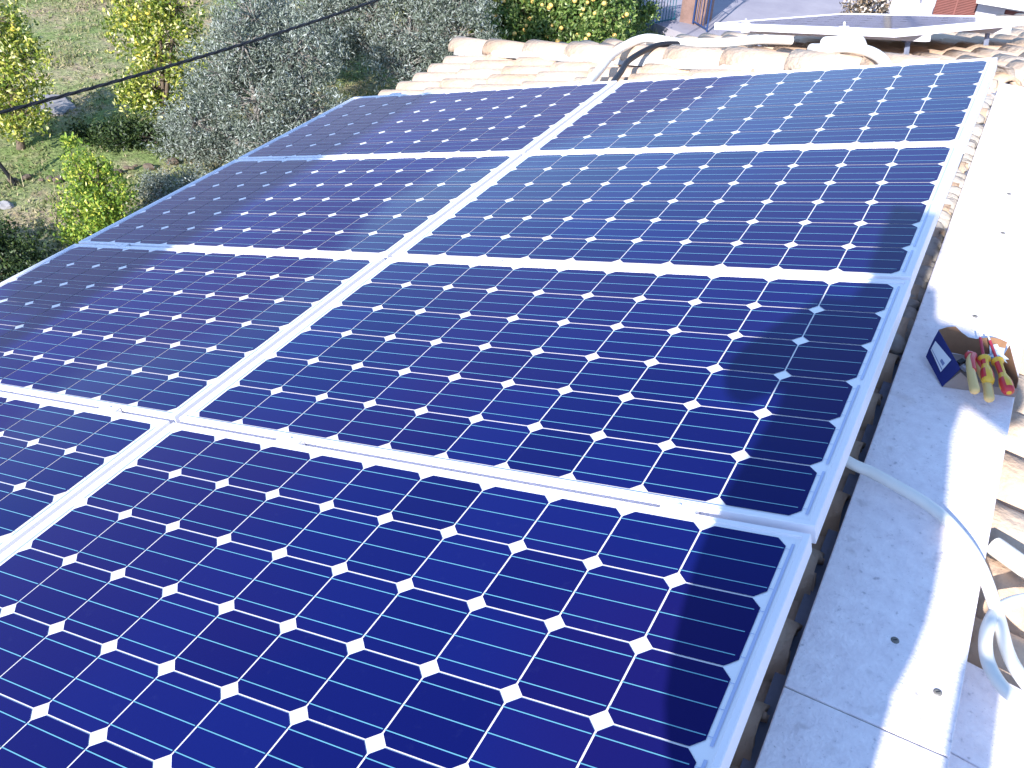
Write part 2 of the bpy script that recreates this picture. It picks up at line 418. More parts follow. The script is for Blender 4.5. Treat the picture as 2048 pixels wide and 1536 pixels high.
# walls
mb = MB()
def wallring(pts, z0, z1):
    n = len(pts)
    for i in range(n):
        a, b = Vector((*pts[i], 0)), Vector((*pts[(i+1) % n], 0)); d = (b-a).normalized(); nn = Vector((d.y, -d.x, 0))*.125
        vs = [a-nn, b-nn, b+nn, a+nn]; mb.add([(*v_.xy, z0) for v_ in vs] + [(*v_.xy, z1[i]) if False else (*v_.xy, z1) for v_ in vs], [(0,1,2,3)[::-1], (4,5,6,7), (0,1,5,4), (1,2,6,5), (2,3,7,6), (3,0,4,7)])
wallring([(-3.2, -4.1), (3.3, -4.1), (3.3, 7.2), (-.4, 8.2), (-3.2, 5.7)], 0, 4.25)
hb(mb, 'house_wall', M['wall'])
# gutter board along the left eave: thin pale edge with the grey-blue slab showing between tile ends
mb = MB(); a = tow(EU-.078, -4.4, dn-.16); b = tow(EU-.078, 5.40, dn-.16)
mb.add([a, b, b+Vector((0,0,.17)), a+Vector((0,0,.17)), a+Vector((-.02,0,0)), b+Vector((-.02,0,0)), b+Vector((-.02,0,.17)), a+Vector((-.02,0,.17))], [(0,1,2,3), (7,6,5,4), (3,2,6,7), (0,4,5,1), (1,5,6,2), (0,3,7,4)])
hb(mb, 'fascia_board', M['wall'])
mb = MB(); a = tow(EU-.07, -4.4, dn+.003); b = tow(EU+.4, -4.4, dn+.003); c = tow(EU+.4, 5.2, dn+.003); d = tow(EU-.07, 5.4, dn+.003)
mb.quad(a, b, c, d); hb(mb, 'eave_flashing', M['slate'])

# marble ridge slabs
ys = [-4.4, -3.06, -.97, 1.125, 3.22, 4.62]
for i in range(5):
    mb = MB(); mb.box((0, ys[i]+.0018, 5.56 + .0), (.275, ys[i+1]-.0018, 5.600))
    s_ = hb(mb, 'marble_slab', M['marble']); bevel(s_, .0025, 2)
mb = MB(); mb.box((.004, -4.38, 5.528), (.270, 4.6, 5.5595)); mb.box((.002, 1.1225, 5.5592), (.272, 1.1275, 5.596)); mb.box((.002, -.9725, 5.5592), (.272, -.9675, 5.596)); mb.box((.002, 3.2175, 5.5592), (.272, 3.2225, 5.596)); hb(mb, 'ridge_mortar', M['mortar'])
for (x, y_) in ((.152, 1.322), (.142, 2.563), (.146, 3.447), (.158, 3.13), (.238, 1.245)):
    mb = MB(); mb.lathe([(.0078, 0), (.0074, .0012), (.0045, .0022)], Matrix.Translation((x, y_, 5.600)), 12)
    mb.box((-.004, -.0007, .0021), (.004, .0007, .0027), 1, Matrix.Translation((x, y_, 5.600)) @ Matrix.Rotation(.6, 4, 'Z'))
    hb(mb, 'slab_screw', [M['rust'], M['black']])
# rough mortar edge between tiles and the marble
mb = MB(); y = -1.2
while y < 4.6:
    rr = rnd.uniform(.016, .030)
    z = 5.545 if y > 2.35 else 5.512
    x = -.026 if y > 2.35 else -.050
    mb.lathe([(.2*rr, -rr*.8), (rr, -rr*.5), (rr*1.1, 0), (rr*.7, rr*.6), (.15*rr, rr*.8)], Matrix.Translation((x+rnd.uniform(-.012, .008), y, z+rnd.uniform(-.012, .008))) @ Matrix.Rotation(rnd.uniform(0, 3), 4, 'Z') @ Matrix.Diagonal((1.1, 1.7, .8, 1)), 7)
    y += rnd.uniform(.02, .06) if y > 2.35 else rnd.uniform(.10, .3)
hb(mb, 'mortar_fillet', M['mortar'])
# side slab on the right slope
mb = MB(); mb.box((.285, .33, -.035), (.95, .80, 0)); mb.box((.285, .803, -.035), (.95, 1.185, 0)); mb.box((.285, 1.188, -.035), (.95, 1.40, 0))
sd = mb.build('side_slab', M['marble'], house, Vector((0, 0, 5.562)) - HL); sd.rotation_euler = (0, R(9), 0); sd.location.z += .022
bevel(sd, .0025)
mb = MB(); mb.box((.28, .33, 5.38), (.5, 1.36, 5.50)); hb(mb, 'side_bed', M['mortar'])

# ------------------------------------------------------------------ conduits
def conduit(pts, r, label, grp=None, corr=False, n=10):
    mb = MB(); P = spline(pts, n); mb.tube(P, r, 14)
    o = mb.build('conduit', M['pipe']); tag(o, label, 'conduit', grp); return o
conduit([(-.30, 1.735, 5.617), (-.14, 1.728, 5.672), (-.03, 1.722, 5.640), (.03, 1.724, 5.630), (.14, 1.697, 5.622), (.205, 1.655, 5.618), (.262, 1.580, 5.617), (.312, 1.485, 5.597), (.338, 1.41, 5.592), (.362, 1.35, 5.605), (.41, 1.295, 5.612), (.52, 1.22, 5.595), (.68, 1.2, 5.56), (.72, 1.38, 5.545),
         (.66, 1.55, 5.545), (.52, 1.63, 5.56), (.40, 1.60, 5.575), (.325, 1.525, 5.590), (.300, 1.445, 5.596), (.307, 1.375, 5.592), (.338, 1.325, 5.590), (.385, 1.302, 5.592), (.46, 1.31, 5.590), (.60, 1.42, 5.575), (.78, 1.46, 5.52)], .0125,
        'white conduit running from under the panels over the marble ridge into a loose coil')
n_ = lambda u, v, n: tow(u, v, n)
def onleft(x, y, n=-.10):     # point over the left slope from world x, y
    u = (x - O.x + math.sin(TH)*n)/math.cos(TH); return tow(u, y - O.y, n)
def onfar(x, y, n=.09):
    z = RIDGE_END.z - ((x-RIDGE_END.x)*FN.x + (y-RIDGE_END.y)*FN.y)/FN.z; return Vector((x, y, z)) + FN*n
conduit([onleft(-1.97, 4.45, -.13), onleft(-1.99, 4.72, -.13), onleft(-2.04, 5.05, -.125), onleft(-2.07, 5.35, -.10), Vector((-2.00, 5.64, 5.145)), onfar(-1.78, 5.66, .055), onfar(-1.48, 5.56, .06), onfar(-1.30, 5.66, .07), onfar(-1.16, 5.85, .05)], .026,
        'white conduit climbing from the left panels over the hip to the far panel', 'white conduits on the far end of the roof')
conduit([onfar(-.93, 5.30, .05), onfar(-.86, 5.16, .06), onfar(-.72, 5.10, .07), onleft(-.60, 4.93, -.09), onleft(-.50, 4.75, -.10), onleft(-.44, 4.50, -.13), onleft(-.42, 4.2, -.14)], .026,
        'short white conduit bending over the hip behind the farthest ridge-side panel', 'white conduits on the far end of the roof')
conduit([onfar(-.93, 5.68, .05), onfar(-.80, 5.48, .07), onfar(-.70, 5.24, .09), onfar(-.66, 5.1, .07)], .034,
        'white pipe elbow coming out from under the tilted far panel', 'white conduits on the far end of the roof')
mb = MB(); mb.tube(spline([onleft(-1.84, 4.35, -.15), onleft(-1.86, 4.72, -.15), onleft(-1.90, 5.02, -.14), onleft(-1.93, 5.25, -.12), onfar(-1.86, 5.52, .05), onfar(-1.74, 5.68, .045)], 8), .017, 10)  # thin black tube following the conduit over the hip
tag(mb.build('black_tube', M['black']), 'thin black tube lying beside the white conduit where it crosses the hip', 'cable')
# small piece of blue-white pipe on the right slope
mb = MB(); mb.tube(spline([(.30, 1.745, 5.535), (.36, 1.70, 5.545), (.44, 1.66, 5.54), (.55, 1.63, 5.51)], 6), .021, 14)
tag(mb.build('pipe_offcut', M['pipe']), 'short white pipe offcut lying on the tiles right of the marble ridge', 'pipe')

# ------------------------------------------------------------------ far solar panel on the hip's other side
off = .120
FC = RIDGE_END
def far_on(px, py, o_): return onfar(px, py, o_)
A_ = far_on(-1.775, 6.39, off)
fp = empty('solar_panel'); tag(fp, 'solar panel raised over the far roof slope, seen almost edge on', 'solar panel')
X = Matrix.Rotation(R(11), 3, FN) @ (-FS); Z = FN; Y = Z.cross(X)
rot = Matrix((X, Y, Z)).transposed()
cen = A_ + X*(L_*.905/2) + Y*(W_*1.19/2)
fp.matrix_world = Matrix.Translation(cen) @ rot.to_4x4() @ Matrix.Diagonal((.905, 1.19, 1, 1))
for ch in proto.children:
    c = ch.copy(); COL.objects.link(c); c.parent = fp
far_rack = empty('roof_hook', cen); far_rack.rotation_euler = rot.to_euler(); tag(far_rack, 'metal feet and rails under the raised far panel', 'mounting rack')
for k, yy in enumerate((-.34, .34)):
    mb = MB(); mb.box((-.72, -.018, -.018), (.76, .018, .018)); r_ = mb.build('rail', M['alu_dark'], far_rack); r_.location = (0, yy, -.057)
for xx in (-.60, .0, .60):
    for yy in (-.34, .34):
        mb = MB(); mb.box((-.006, -.015, -.15), (.006, .015, -.02)); mb.box((-.04, -.015, -.155), (.006, .015, -.149)); mb.tube([(-.01, 0, -.055), (.012, 0, -.055)], .008, 6)
        h_ = mb.build('hook', M['slate'], far_rack); h_.location = (xx, yy+.03, 0)
for xx in (-.42, .40):
    mb = MB(); mb.box((-.02, -.03, -.045), (.02, .006, .012)); mb.tube([(0, -.012, .010), (0, -.012, .035)], .006, 6)
    h_ = mb.build('end_clamp', M['alu'], far_rack); h_.location = (xx, -W_*1.19/2-.008, 0)

# ------------------------------------------------------------------ toolbox (open carton) with tools
BX = empty('cardboard_box', (.110, 2.175, 5.6005), (0, 0, R(17))); tag(BX, 'small open cardboard box with dark blue side and white label on the marble ridge', 'box')
kraft = mat('brown_cardboard', (.30, .16, .09), rough=.9, var=.3, vscale=14)
kraft2 = mat('grey_board', (.36, .28, .25), rough=.9, var=.15, vscale=14)
blue = mat('dark_blue_print', (.012, .022, .17), rough=.5, var=.25, vscale=10)
paper = mat('white_label', (.78, .80, .85), rough=.6, var=.04)
ink = mat('label_ink', (.22, .26, .48), rough=.7, var=.2, vscale=60)
BLn, BWd, BH = .172, .155, .062
def sheet(name, prof, mats, th=.0016, parent=BX):
    """prof: outline in 3D (planar), extruded by th along its normal"""
    P = [Vector(p) for p in prof]; nrm = (P[1]-P[0]).cross(P[2]-P[1]).normalized()
    mb = MB(); n = len(P); Q = [p + nrm*th for p in P]
    mb.add(P+Q, [tuple(range(n))[::-1], tuple(range(n, 2*n))] + [(i, (i+1) % n, n+(i+1) % n, n+i) for i in range(n)])
    return mb.build(name, mats, parent)
sheet('base', [(0, 0, 0), (BLn, 0, 0), (BLn, BWd, 0), (0, BWd, 0)], kraft2)
sheet('front_panel', [(0, 0, .0016), (BLn, 0, .0016), (BLn, 0, .026), (BLn*.7, 0, .022), (BLn*.42, 0, .028), (.050, .002, .034), (.032, .006, .046), (0.002, 0, .004)][::-1], kraft2)
mb = MB()
sp = [(.001, -.002, .001), (-.006, .104, .001), (-.026, .104, .036), (-.012, .126, .055), (.006, .144, .064), (.032, .016, .050)]
n0 = (Vector(sp[5])-Vector(sp[0])).cross(Vector(sp[2])-Vector(sp[0])).normalized()
sp = [Vector(p) - n0*(Vector(p)-Vector(sp[0])).dot(n0) for p in sp]
mb.add(sp, [(0, 5, 4, 3, 2, 1)])
sp_ = mb.build('side_panel', blue, BX); q_ = sp_.modifiers.new('thick', 'SOLIDIFY'); q_.thickness = .0016; q_.offset = 0
sheet('side_panel', [(BLn, .0, .0016), (BLn, BWd, .0016), (BLn+.004, BWd, BH*.8), (BLn+.004, .03, BH*.55)][::-1], kraft)
# wavy back panel
mb = MB(); top = [.060, .070, .074, .060, .050, .050, .058, .062, .058, .050]
for i in range(9):
    a, b = i/9*BLn, (i+1)/9*BLn
    wv = lambda q: BWd + .004*math.sin(q*40)
    mb.quad((a, wv(a), .0016), (b, wv(b), .0016), (b, wv(b)+.01, top[i+1]), (a, wv(a)+.01, top[i]))
bp = mb.build('back_panel', kraft, BX); sm = bp.modifiers.new('thick', 'SOLIDIFY'); sm.thickness = .0016
def on_side(a, b, lift):       # point on the leaning side: a along the top edge, b from top to bottom
    t_ = Vector(sp[5]).lerp(Vector(sp[3]), a); u_ = Vector(sp[0]).lerp(Vector(sp[2]), a); n0 = (Vector(sp[2])-Vector(sp[5])).cross(Vector(sp[0])-Vector(sp[5])).normalized()
    if n0.z < 0: n0 = -n0
    return t_.lerp(u_, b) + n0*lift
sheet('label', [on_side(.30, .06, .0020), on_side(.92, .06, .0020), on_side(.92, .80, .0020), on_side(.30, .80, .0020)], paper, .0007)
sheet('label_stripe', [on_side(.30, .66, .0032), on_side(.92, .66, .0032), on_side(.92, .70, .0032), on_side(.30, .70, .0032)], ink, .0004)
sheet('label_mark', [on_side(.36, .40, .0032), on_side(.50, .40, .0032), on_side(.50, .56, .0032), on_side(.36, .56, .0032)], ink, .0004)
def screwdriver(p_end, p_ferr, p_tip, label, red_first):
    yel = mat('yellow_grip', (.85, .50, .05), rough=.35, var=.1); rd_ = mat('red_grip', (.62, .04, .05), rough=.35, var=.1)
    shm = mat('red_insulation', (.50, .04, .07), rough=.4, var=.1); st = M['alu_dark']
    a, b, c = Vector(p_end), Vector(p_ferr), Vector(p_tip)
    d = (b-a); L = d.length; q = d.to_track_quat('Z', 'Y').to_matrix().to_4x4()
    e = empty('screwdriver', a); tag(e, label, 'screwdriver', 'insulated screwdrivers in the cardboard box')
    e.rotation_euler = q.to_euler()
    prof = [(.006, 0), (.0125, .003), (.0152, .012), (.0158, .03), (.0135, .045), (.0105, .055), (.0090, .063), (.0095, L-.014), (.0150, L-.009), (.0152, L-.004), (.007, L)]
    mb = MB(); mb.lathe(prof, Matrix(), 18)
    # red soft-grip fields as raised patches
    for k in range(len(mb.f)-2):
        ring, seg = divmod(k, 18)
        if ring in (2, 3) and seg % 6 in (0, 1, 2): mb.m[k] = 1
        if ring == 6 and seg % 9 < 4: mb.m[k] = 1
        if ring <= 1 and red_first: mb.m[k] = 1
    mb.build('handle', [yel, rd_], e)
    s = MB(); Ls = (c-b).length; s.tube([(0, 0, L-.002), (0, 0, L+Ls*.8)], .0038, 10); o1 = s.build('shaft', shm, e)
    s = MB(); s.tube([(0, 0, L+Ls*.8), (0, 0, L+Ls)], .0024, 8); s.build('tip', st, e)
    return e
screwdriver((.203, 2.163, 5.655), (.178, 2.252, 5.668), (.152, 2.325, 5.622), 'yellow and red insulated screwdriver in the middle of the box, beside the pliers', False)
screwdriver((.251, 2.155, 5.652), (.208, 2.262, 5.666), (.178, 2.33, 5.622), 'yellow and red insulated screwdriver at the right end of the box, its red end outermost', True)
def pliers():
    cream = mat('cream_yellow_grip', (.82, .56, .22), rough=.45, var=.12); rd_ = mat('red_grip_shell', (.66, .04, .05), rough=.35, var=.1)
    e = empty('pliers', (.150, 2.262, 5.655)); tag(e, 'pliers with cream and red insulated handles lying jaws down in the cardboard box', 'pliers')
    o_ = Vector(e.location)
    for pts in ([(.151, 2.25, 5.664), (.150, 2.215, 5.668), (.160, 2.165, 5.666), (.177, 2.118, 5.655)], [(.160, 2.25, 5.655), (.178, 2.215, 5.652), (.200, 2.17, 5.650), (.213, 2.120, 5.644)]):
        P = [Vector(p)-o_ for p in spline(pts, 5)]; n = len(P)
        d_e = (P[-1]-P[-2]).normalized()
        mb = MB(); mb.tube(P + [P[-1]+d_e*.004, P[-1]+d_e*.007, P[-1]+d_e*.0085], [.0075+.0045*(i/(n-1)) for i in range(n)] + [.0108, .0078, .0035], 12); g = mb.build('handle', cream, e)
        mb = MB(); mb.tube([p+Vector((.004, .001, .003)) for p in P[:n*2//3]], [.0082]*(n*2//3), 10); mb.build('grip_shell', rd_, g)
    mb = MB(); mb.lathe([(.008, -.006), (.0135, -.004), (.0145, 0), (.0135, .004), (.008, .006)], Matrix.Rotation(.3, 4, 'X'), 16); mb.build('joint', rd_, e)
    mb = MB(); mb.box((-.008, 0, -.005), (-.0005, .045, .004), 0, Matrix.Rotation(-.35, 4, 'X')); mb.box((.0005, 0, -.005), (.008, .042, .004), 0, Matrix.Rotation(-.35, 4, 'X')); bevel(mb.build('jaw', M['alu_dark'], e), .0015)
pliers()
glass = mat('clear_plastic_bag', (.70, .80, .90), rough=.25, var=.2, vscale=30)
mb = MB()
for k in range(10):
    a = rnd.uniform(0, 3); c = Vector((.213+rnd.uniform(-.018, .014), 2.322+rnd.uniform(-.02, .018), 5.640+rnd.uniform(-.01, .018)))
    T = Matrix.Translation(c) @ Matrix.Rotation(a, 4, 'Z') @ Matrix.Rotation(rnd.uniform(-.8, .8), 4, 'X')
    mb.quad(T @ Vector((-.018, -.014, 0)), T @ Vector((.018, -.012, .006)), T @ Vector((.016, .014, -.002)), T @ Vector((-.015, .013, .007)))
tag(mb.build('plastic_bag', glass), 'crumpled pale plastic bag at the back right corner inside the cardboard box', 'bag')
mb = MB()
for k in range(5):
    c = Vector((.135+.012*k, 2.285-.006*k+rnd.uniform(-.02, .02), 5.612+rnd.uniform(0, .02)))
    mb.box((-.012, -.006, -.005), (.012, .006, .005), k % 2, Matrix.Translation(c) @ Matrix.Rotation(rnd.uniform(0, 3), 4, 'Z'))
tag(mb.build('cable_connectors', [M['black'], M['alu']]), 'dark connectors and metal bits at the bottom of the cardboard box', 'connectors', kind='stuff')

# ------------------------------------------------------------------ ground
def gh(x, y): return .14*noise.noise(Vector((x*.12, y*.12, 1.))) + .05*noise.noise(Vector((x*.5, y*.5, 4.)))
def ground():
    mb = MB(); xs = [-400, -120, -60] + [-40 + i*.5 for i in range(111)] + [30, 80, 400]
    yy = [-400, -100, -30] + [-10 + i*.5 for i in range(121)] + [70, 120, 400]
    for y in yy:
        for x in xs:
            k = max(0, 1 - max(0, abs(x+12)-28)/10); mb.v.append((x, y, gh(x, y)*k - .02))
    n = len(xs)
    for j in range(len(yy)-1):
        for i in range(n-1): mb.f.append((j*n+i, j*n+i+1, (j+1)*n+i+1, (j+1)*n+i)); mb.m.append(0); mb.sm.append(True)
    m = bpy.data.materials.new('garden_soil_and_grass'); m.use_nodes = True; t = m.node_tree; b = t.nodes['Principled BSDF']; b.inputs['Roughness'].default_value = 1; b.inputs['Specular IOR Level'].default_value = .1
    tc = t.nodes.new('ShaderNodeTexCoord')
    def nz(s, d=8):
        q = t.nodes.new('ShaderNodeTexNoise'); q.inputs['Scale'].default_value = s; q.inputs['Detail'].default_value = d; q.inputs['Roughness'].default_value = .7; t.links.new(tc.outputs['Object'], q.inputs['Vector']); return q
    n1 = nz(.32, 5); n2 = nz(2.2); n3 = nz(13, 10)
    r = t.nodes.new('ShaderNodeValToRGB'); e = r.color_ramp.elements
    e[0].position = .43; e[0].color = (.40, .31, .23, 1); e[1].position = .57; e[1].color = (.20, .27, .10, 1)
    q = e.new(.50); q.color = (.32, .32, .18, 1)
    ad = t.nodes.new('ShaderNodeMath'); ad.operation = 'MULTIPLY_ADD'; ad.inputs[1].default_value = .35; t.links.new(n2.outputs[0], ad.inputs[0])
    sc = t.nodes.new('ShaderNodeMath'); sc.operation = 'MULTIPLY'; sc.inputs[1].default_value = .68; t.links.new(n1.outputs[0], sc.inputs[0]); t.links.new(sc.outputs[0], ad.inputs[2])
    t.links.new(ad.outputs[0], r.inputs[0])
    mx = t.nodes.new('ShaderNodeMix'); mx.data_type = 'RGBA'; mx.blend_type = 'MULTIPLY'; mx.inputs[0].default_value = .8
    r3 = t.nodes.new('ShaderNodeValToRGB'); r3.color_ramp.elements[0].position = .33; r3.color_ramp.elements[0].color = (.35, .35, .35, 1); r3.color_ramp.elements[1].position = .62; r3.color_ramp.elements[1].color = (1.5, 1.45, 1.4, 1)
    t.links.new(n3.outputs[0], r3.inputs[0]); t.links.new(r.outputs[0], mx.inputs[6]); t.links.new(r3.outputs[0], mx.inputs[7]); t.links.new(mx.outputs[2], b.inputs['Base Color'])
    bp = t.nodes.new('ShaderNodeBump'); bp.inputs['Strength'].default_value = .9; bp.inputs['Distance'].default_value = .08; t.links.new(n3.outputs[0], bp.inputs['Height']); t.links.new(bp.outputs[0], b.inputs['Normal'])
    o = mb.build('ground', m); tag(o, kind='structure')
ground()
# road sheet beyond the garden
mb = MB(); road_pts = [(-8.9, 22.6), (-8.2, 22.2), (-6.0, 21.4), (30, 19.5), (60, 60), (-14, 60), (-14.5, 33), (-10.2, 25.5)]
mb.add([(x, y, .16) for x, y in road_pts] + [(x, y, -.2) for x, y in road_pts], [tuple(range(8))] + [(i, i+8, (i+1) % 8+8, (i+1) % 8) for i in range(8)])
tag(mb.build('road', mat('grey_concrete_road', (.34, .32, .37), rough=.85, bump=.2, bscale=20, col2=(.25, .235, .29), vscale=.7)), kind='structure')

mb = MB(); nx = 60; rows_ = [(130, 0), (160, 11), (200, 30), (250, 50), (320, 72), (400, 84), (460, 80)]  # unseen hills added for the panels to reflect, haze put into their colour
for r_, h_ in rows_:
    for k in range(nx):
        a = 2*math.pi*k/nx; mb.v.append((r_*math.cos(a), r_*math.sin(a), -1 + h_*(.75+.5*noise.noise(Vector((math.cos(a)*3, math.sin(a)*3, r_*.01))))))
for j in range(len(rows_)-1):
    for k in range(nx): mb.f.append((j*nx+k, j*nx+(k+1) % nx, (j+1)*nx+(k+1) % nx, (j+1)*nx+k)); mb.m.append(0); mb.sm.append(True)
tag(mb.build('reflection_hills', mat('hazy_reflection_blue', (.31, .36, .50), rough=1, spec=.1, col2=(.35, .37, .50), vscale=.04)), kind='structure')
# grass: many small blades and weeds
gm = leafmat('grass_blades', [(0, (.10, .13, .045)), (.35, (.20, .25, .09)), (.6, (.28, .28, .13)), (.85, (.36, .31, .19)), (1, (.46, .40, .27))], rough=.9, trans=.2)
mb = MB(); k = 0
while k < 110000:
    y = 6 + 24*rnd.random()**1.2; x = -24 + 17*rnd.random()
    d_ = noise.noise(Vector((x*.55, y*.55, 9.))) + .6*noise.noise(Vector((x*2.1, y*2.1, 2.)))
    k += 1
    if d_ < rnd.uniform(-.35, .25): continue
    if x > -8.8 and y > 22: continue
    z = gh(x, y)-.03; a = rnd.uniform(0, 6.28); h = rnd.uniform(.02, .08); wd = rnd.uniform(.012, .035)
    lx, ly = rnd.uniform(-.05, .05), rnd.uniform(-.05, .05); ca, sa_ = math.cos(a)*wd, math.sin(a)*wd
    mb.add([(x-ca, y-sa_, z), (x+ca, y+sa_, z), (x+lx, y+ly, z+h)], [(0, 1, 2)])
for _ in range(900):
    cx_, cy_ = -24 + 16.5*rnd.random(), 6 + 22*rnd.random()
    if noise.noise(Vector((cx_*.4, cy_*.4, 31.))) < rnd.uniform(-.1, .35) or (cx_ > -8.8 and cy_ > 22): continue
    for _k in range(rnd.randint(10, 34)):
        x, y = cx_+rnd.gauss(0, .09), cy_+rnd.gauss(0, .09); z = gh(x, y)-.03; a = rnd.uniform(0, 6.28); h = rnd.uniform(.08, .26); wd = rnd.uniform(.006, .016)
        ca, sa_ = math.cos(a)*wd, math.sin(a)*wd
        mb.add([(x-ca, y-sa_, z), (x+ca, y+sa_, z), (x+rnd.uniform(-.12, .12), y+rnd.uniform(-.12, .12), z+h)], [(0, 1, 2)])
tag(mb.build('grass', gm), 'dry green and straw coloured grass over the garden below the roof', 'grass', kind='stuff')

# ------------------------------------------------------------------ trees
def rv():
    while True:
        v_ = Vector((rnd.uniform(-1, 1), rnd.uniform(-1, 1), rnd.uniform(-1, 1)))
        if .01 < v_.length < 1: return v_
def leaf(mb, c, ln, wd, bias=.3):
    d = (rv() + Vector((0, 0, bias))).normalized(); s = d.cross(rv().normalized()); 
    if s.length < .05: return
    s.normalize(); n = d.cross(s)
    mb.add([c, c + d*ln*.5 + s*wd*.5 + n*ln*.08, c + d*ln, c + d*ln*.5 - s*wd*.5 + n*ln*.08], [(0, 1, 2, 3)])
fruit_mesh = {}
def tree(name, label, cat, base, clumps, nleaf, lsize, lm, bark, group=None, fruit=None, nfruit=0, twig=0, trunk_r=.07, hollow=.35):
    """clumps: list of (dx, dy, z, r, squash); leaves gather on small sprays inside each clump"""
    B = Vector((*base, gh(*base)-.05)); root = empty(name, B); tag(root, label, cat, group)
    tr = MB(); top = sum((Vector(c[:3]) for c in clumps), Vector())/len(clumps)
    fork = Vector((top.x*.3, top.y*.3, min(c[2]-c[3] for c in clumps)*.6+.15))
    tr.tube([(0, 0, 0), fork*.5+Vector((.03, -.02, 0)), fork], [trunk_r*1.25, trunk_r, trunk_r*.85], 9)
    sprays = []
    for dx, dy, z, r, sq in clumps:
        c = Vector((dx, dy, z)); mid = (fork+c)/2 + rv()*.08*r
        tr.tube([fork, mid, c], [trunk_r*.6, trunk_r*.4, trunk_r*.15], 6)
        ns = max(6, int(26*r*r*8))
        for _ in range(ns):
            v_ = rv(); v_ = v_.normalized()*(hollow + (1-hollow)*v_.length); p = c + Vector((v_.x*r, v_.y*r, v_.z*r*sq))
            sprays.append((p, r)); 
            if rnd.random() < .35: tr.tube([c+(p-c)*.1, (c+p)/2+rv()*.05*r, p], [trunk_r*.16, trunk_r*.1, trunk_r*.04], 4, caps=False)
    tr.build('trunk', bark, root)
    lf = MB(); per = max(1, nleaf//len(sprays))
    for p, r in sprays:
        sr = rnd.uniform(.10, .24)*min(1, r*1.6+.3)
        dirv = rv().normalized()
        for _ in range(int(per*rnd.uniform(.4, 1.6))):
            leaf(lf, p + rv()*sr + dirv*rnd.uniform(-sr, sr)*twig, lsize*rnd.uniform(.6, 1.3), lsize*(.55 if not twig else .28)*rnd.uniform(.7, 1.2))
    lf.build('crown', lm, root)
    if fruit:
        if fruit not in fruit_mesh:
            bm = bmesh.new(); bmesh.ops.create_icosphere(bm, subdivisions=2, radius=.044)
            for f in bm.faces: f.smooth = True
            me = bpy.data.meshes.new('orange'); bm.to_mesh(me); bm.free(); me.materials.append(M[fruit]); fruit_mesh[fruit] = me
        near = [s_ for s_ in sprays]; rnd.shuffle(near)
        for p, r in near[:nfruit]:
            f = bpy.data.objects.new('fruit', fruit_mesh[fruit]); COL.objects.link(f); f.parent = root
            f.location = p + Vector((rnd.uniform(-.02, .10), -.17, .10)) ; f.scale = [rnd.uniform(.8, 1.15)]*3
    return root
M['orange'] = mat('orange_peel', (.90, .58, .18), rough=.35, var=.2, vscale=5)
M['lemon'] = mat('yellow_peel', (.80, .62, .10), rough=.35, var=.2, vscale=5)
citrus = leafmat('yellowing_citrus_leaf', [(0, (0.058, 0.111, 0.019)), (.3, (0.169, 0.247, 0.039)), (.6, (0.390, 0.442, 0.065)), (.82, (0.702, 0.650, 0.156)), (1, (0.920, 0.920, 0.598))], rough=.35, trans=.4)
citrus_g = leafmat('bright_citrus_leaf', [(0, (0.060, 0.120, 0.024)), (.35, (0.168, 0.288, 0.048)), (.7, (0.360, 0.504, 0.072)), (1, (0.744, 0.696, 0.144))], rough=.35, trans=.4)
orangel = leafmat('orange_tree_leaf', [(0, (0.035, 0.077, 0.020)), (.4, (0.112, 0.196, 0.049)), (.75, (0.224, 0.322, 0.084)), (1, (0.476, 0.532, 0.224))], rough=.35, trans=.3)
mixl = leafmat('pale_orange_tree_leaf', [(0, (0.039, 0.078, 0.019)), (.4, (0.117, 0.182, 0.039)), (.75, (0.286, 0.351, 0.078)), (1, (0.650, 0.624, 0.182))], rough=.35, trans=.35)
olive = leafmat('olive_leaf', [(0, (0.046, 0.058, 0.042)), (.4, (0.130, 0.163, 0.124)), (.75, (0.247, 0.286, 0.247)), (1, (0.442, 0.481, 0.468))], rough=.55, trans=.15)
dark = leafmat('dark_leaf_and_shade', [(0, (.012, .028, .010)), (.6, (.035, .065, .018)), (1, (.08, .12, .03))], rough=.5, trans=.2)  # dark leaves, also standing in for tree shade in the garden
GC = 'yellow leaved citrus trees in the garden'
tree('citrus_tree', 'yellowing citrus tree at the left edge of the photo, crossed by the black cable', 'tree', (-14.25, 9.7),
     [(0, 0, 1.05, .62, .9), (-.15, .2, 1.7, .55, 1), (.35, .25, 1.5, .45, 1), (-.4, -.1, 1.3, .5, 1), (.15, .1, 2.15, .38, 1.1), (.45, -.1, .75, .38, .8), (-.2, 0, .5, .4, .8)], 7500, .085, citrus, M['bark'], GC, 'lemon', 14)
tree('citrus_tree', 'sparse yellow citrus tree between the open grass and the grey olive trees', 'tree', (-12.95, 11.7),
     [(0, 0, .8, .65, .8), (.3, .2, 1.5, .6, 1), (-.45, .1, 1.6, .5, 1), (0, .1, 2.2, .58, 1.1), (.55, .2, 2.1, .45, 1), (-.4, 0, 2.65, .4, 1.2), (.4, .1, 2.8, .36, 1.2), (-.3, -.1, .5, .45, .7)], 9500, .085, citrus, M['bark'], GC, 'lemon', 16)
tree('citrus_tree', 'small bright green citrus tree standing close to the panel edge', 'tree', (-10.65, 8.05),
     [(0, 0, .45, .50, .8), (-.12, .1, .85, .40, 1), (.2, .1, .85, .34, 1), (0, 0, 1.15, .27, 1.1), (.27, .05, 1.3, .12, 1.6), (-.15, 0, 1.5, .09, 2), (.1, -.1, .2, .45, .6)], 8500, .062, citrus_g, M['bark'], GC, None, 0, trunk_r=.04)
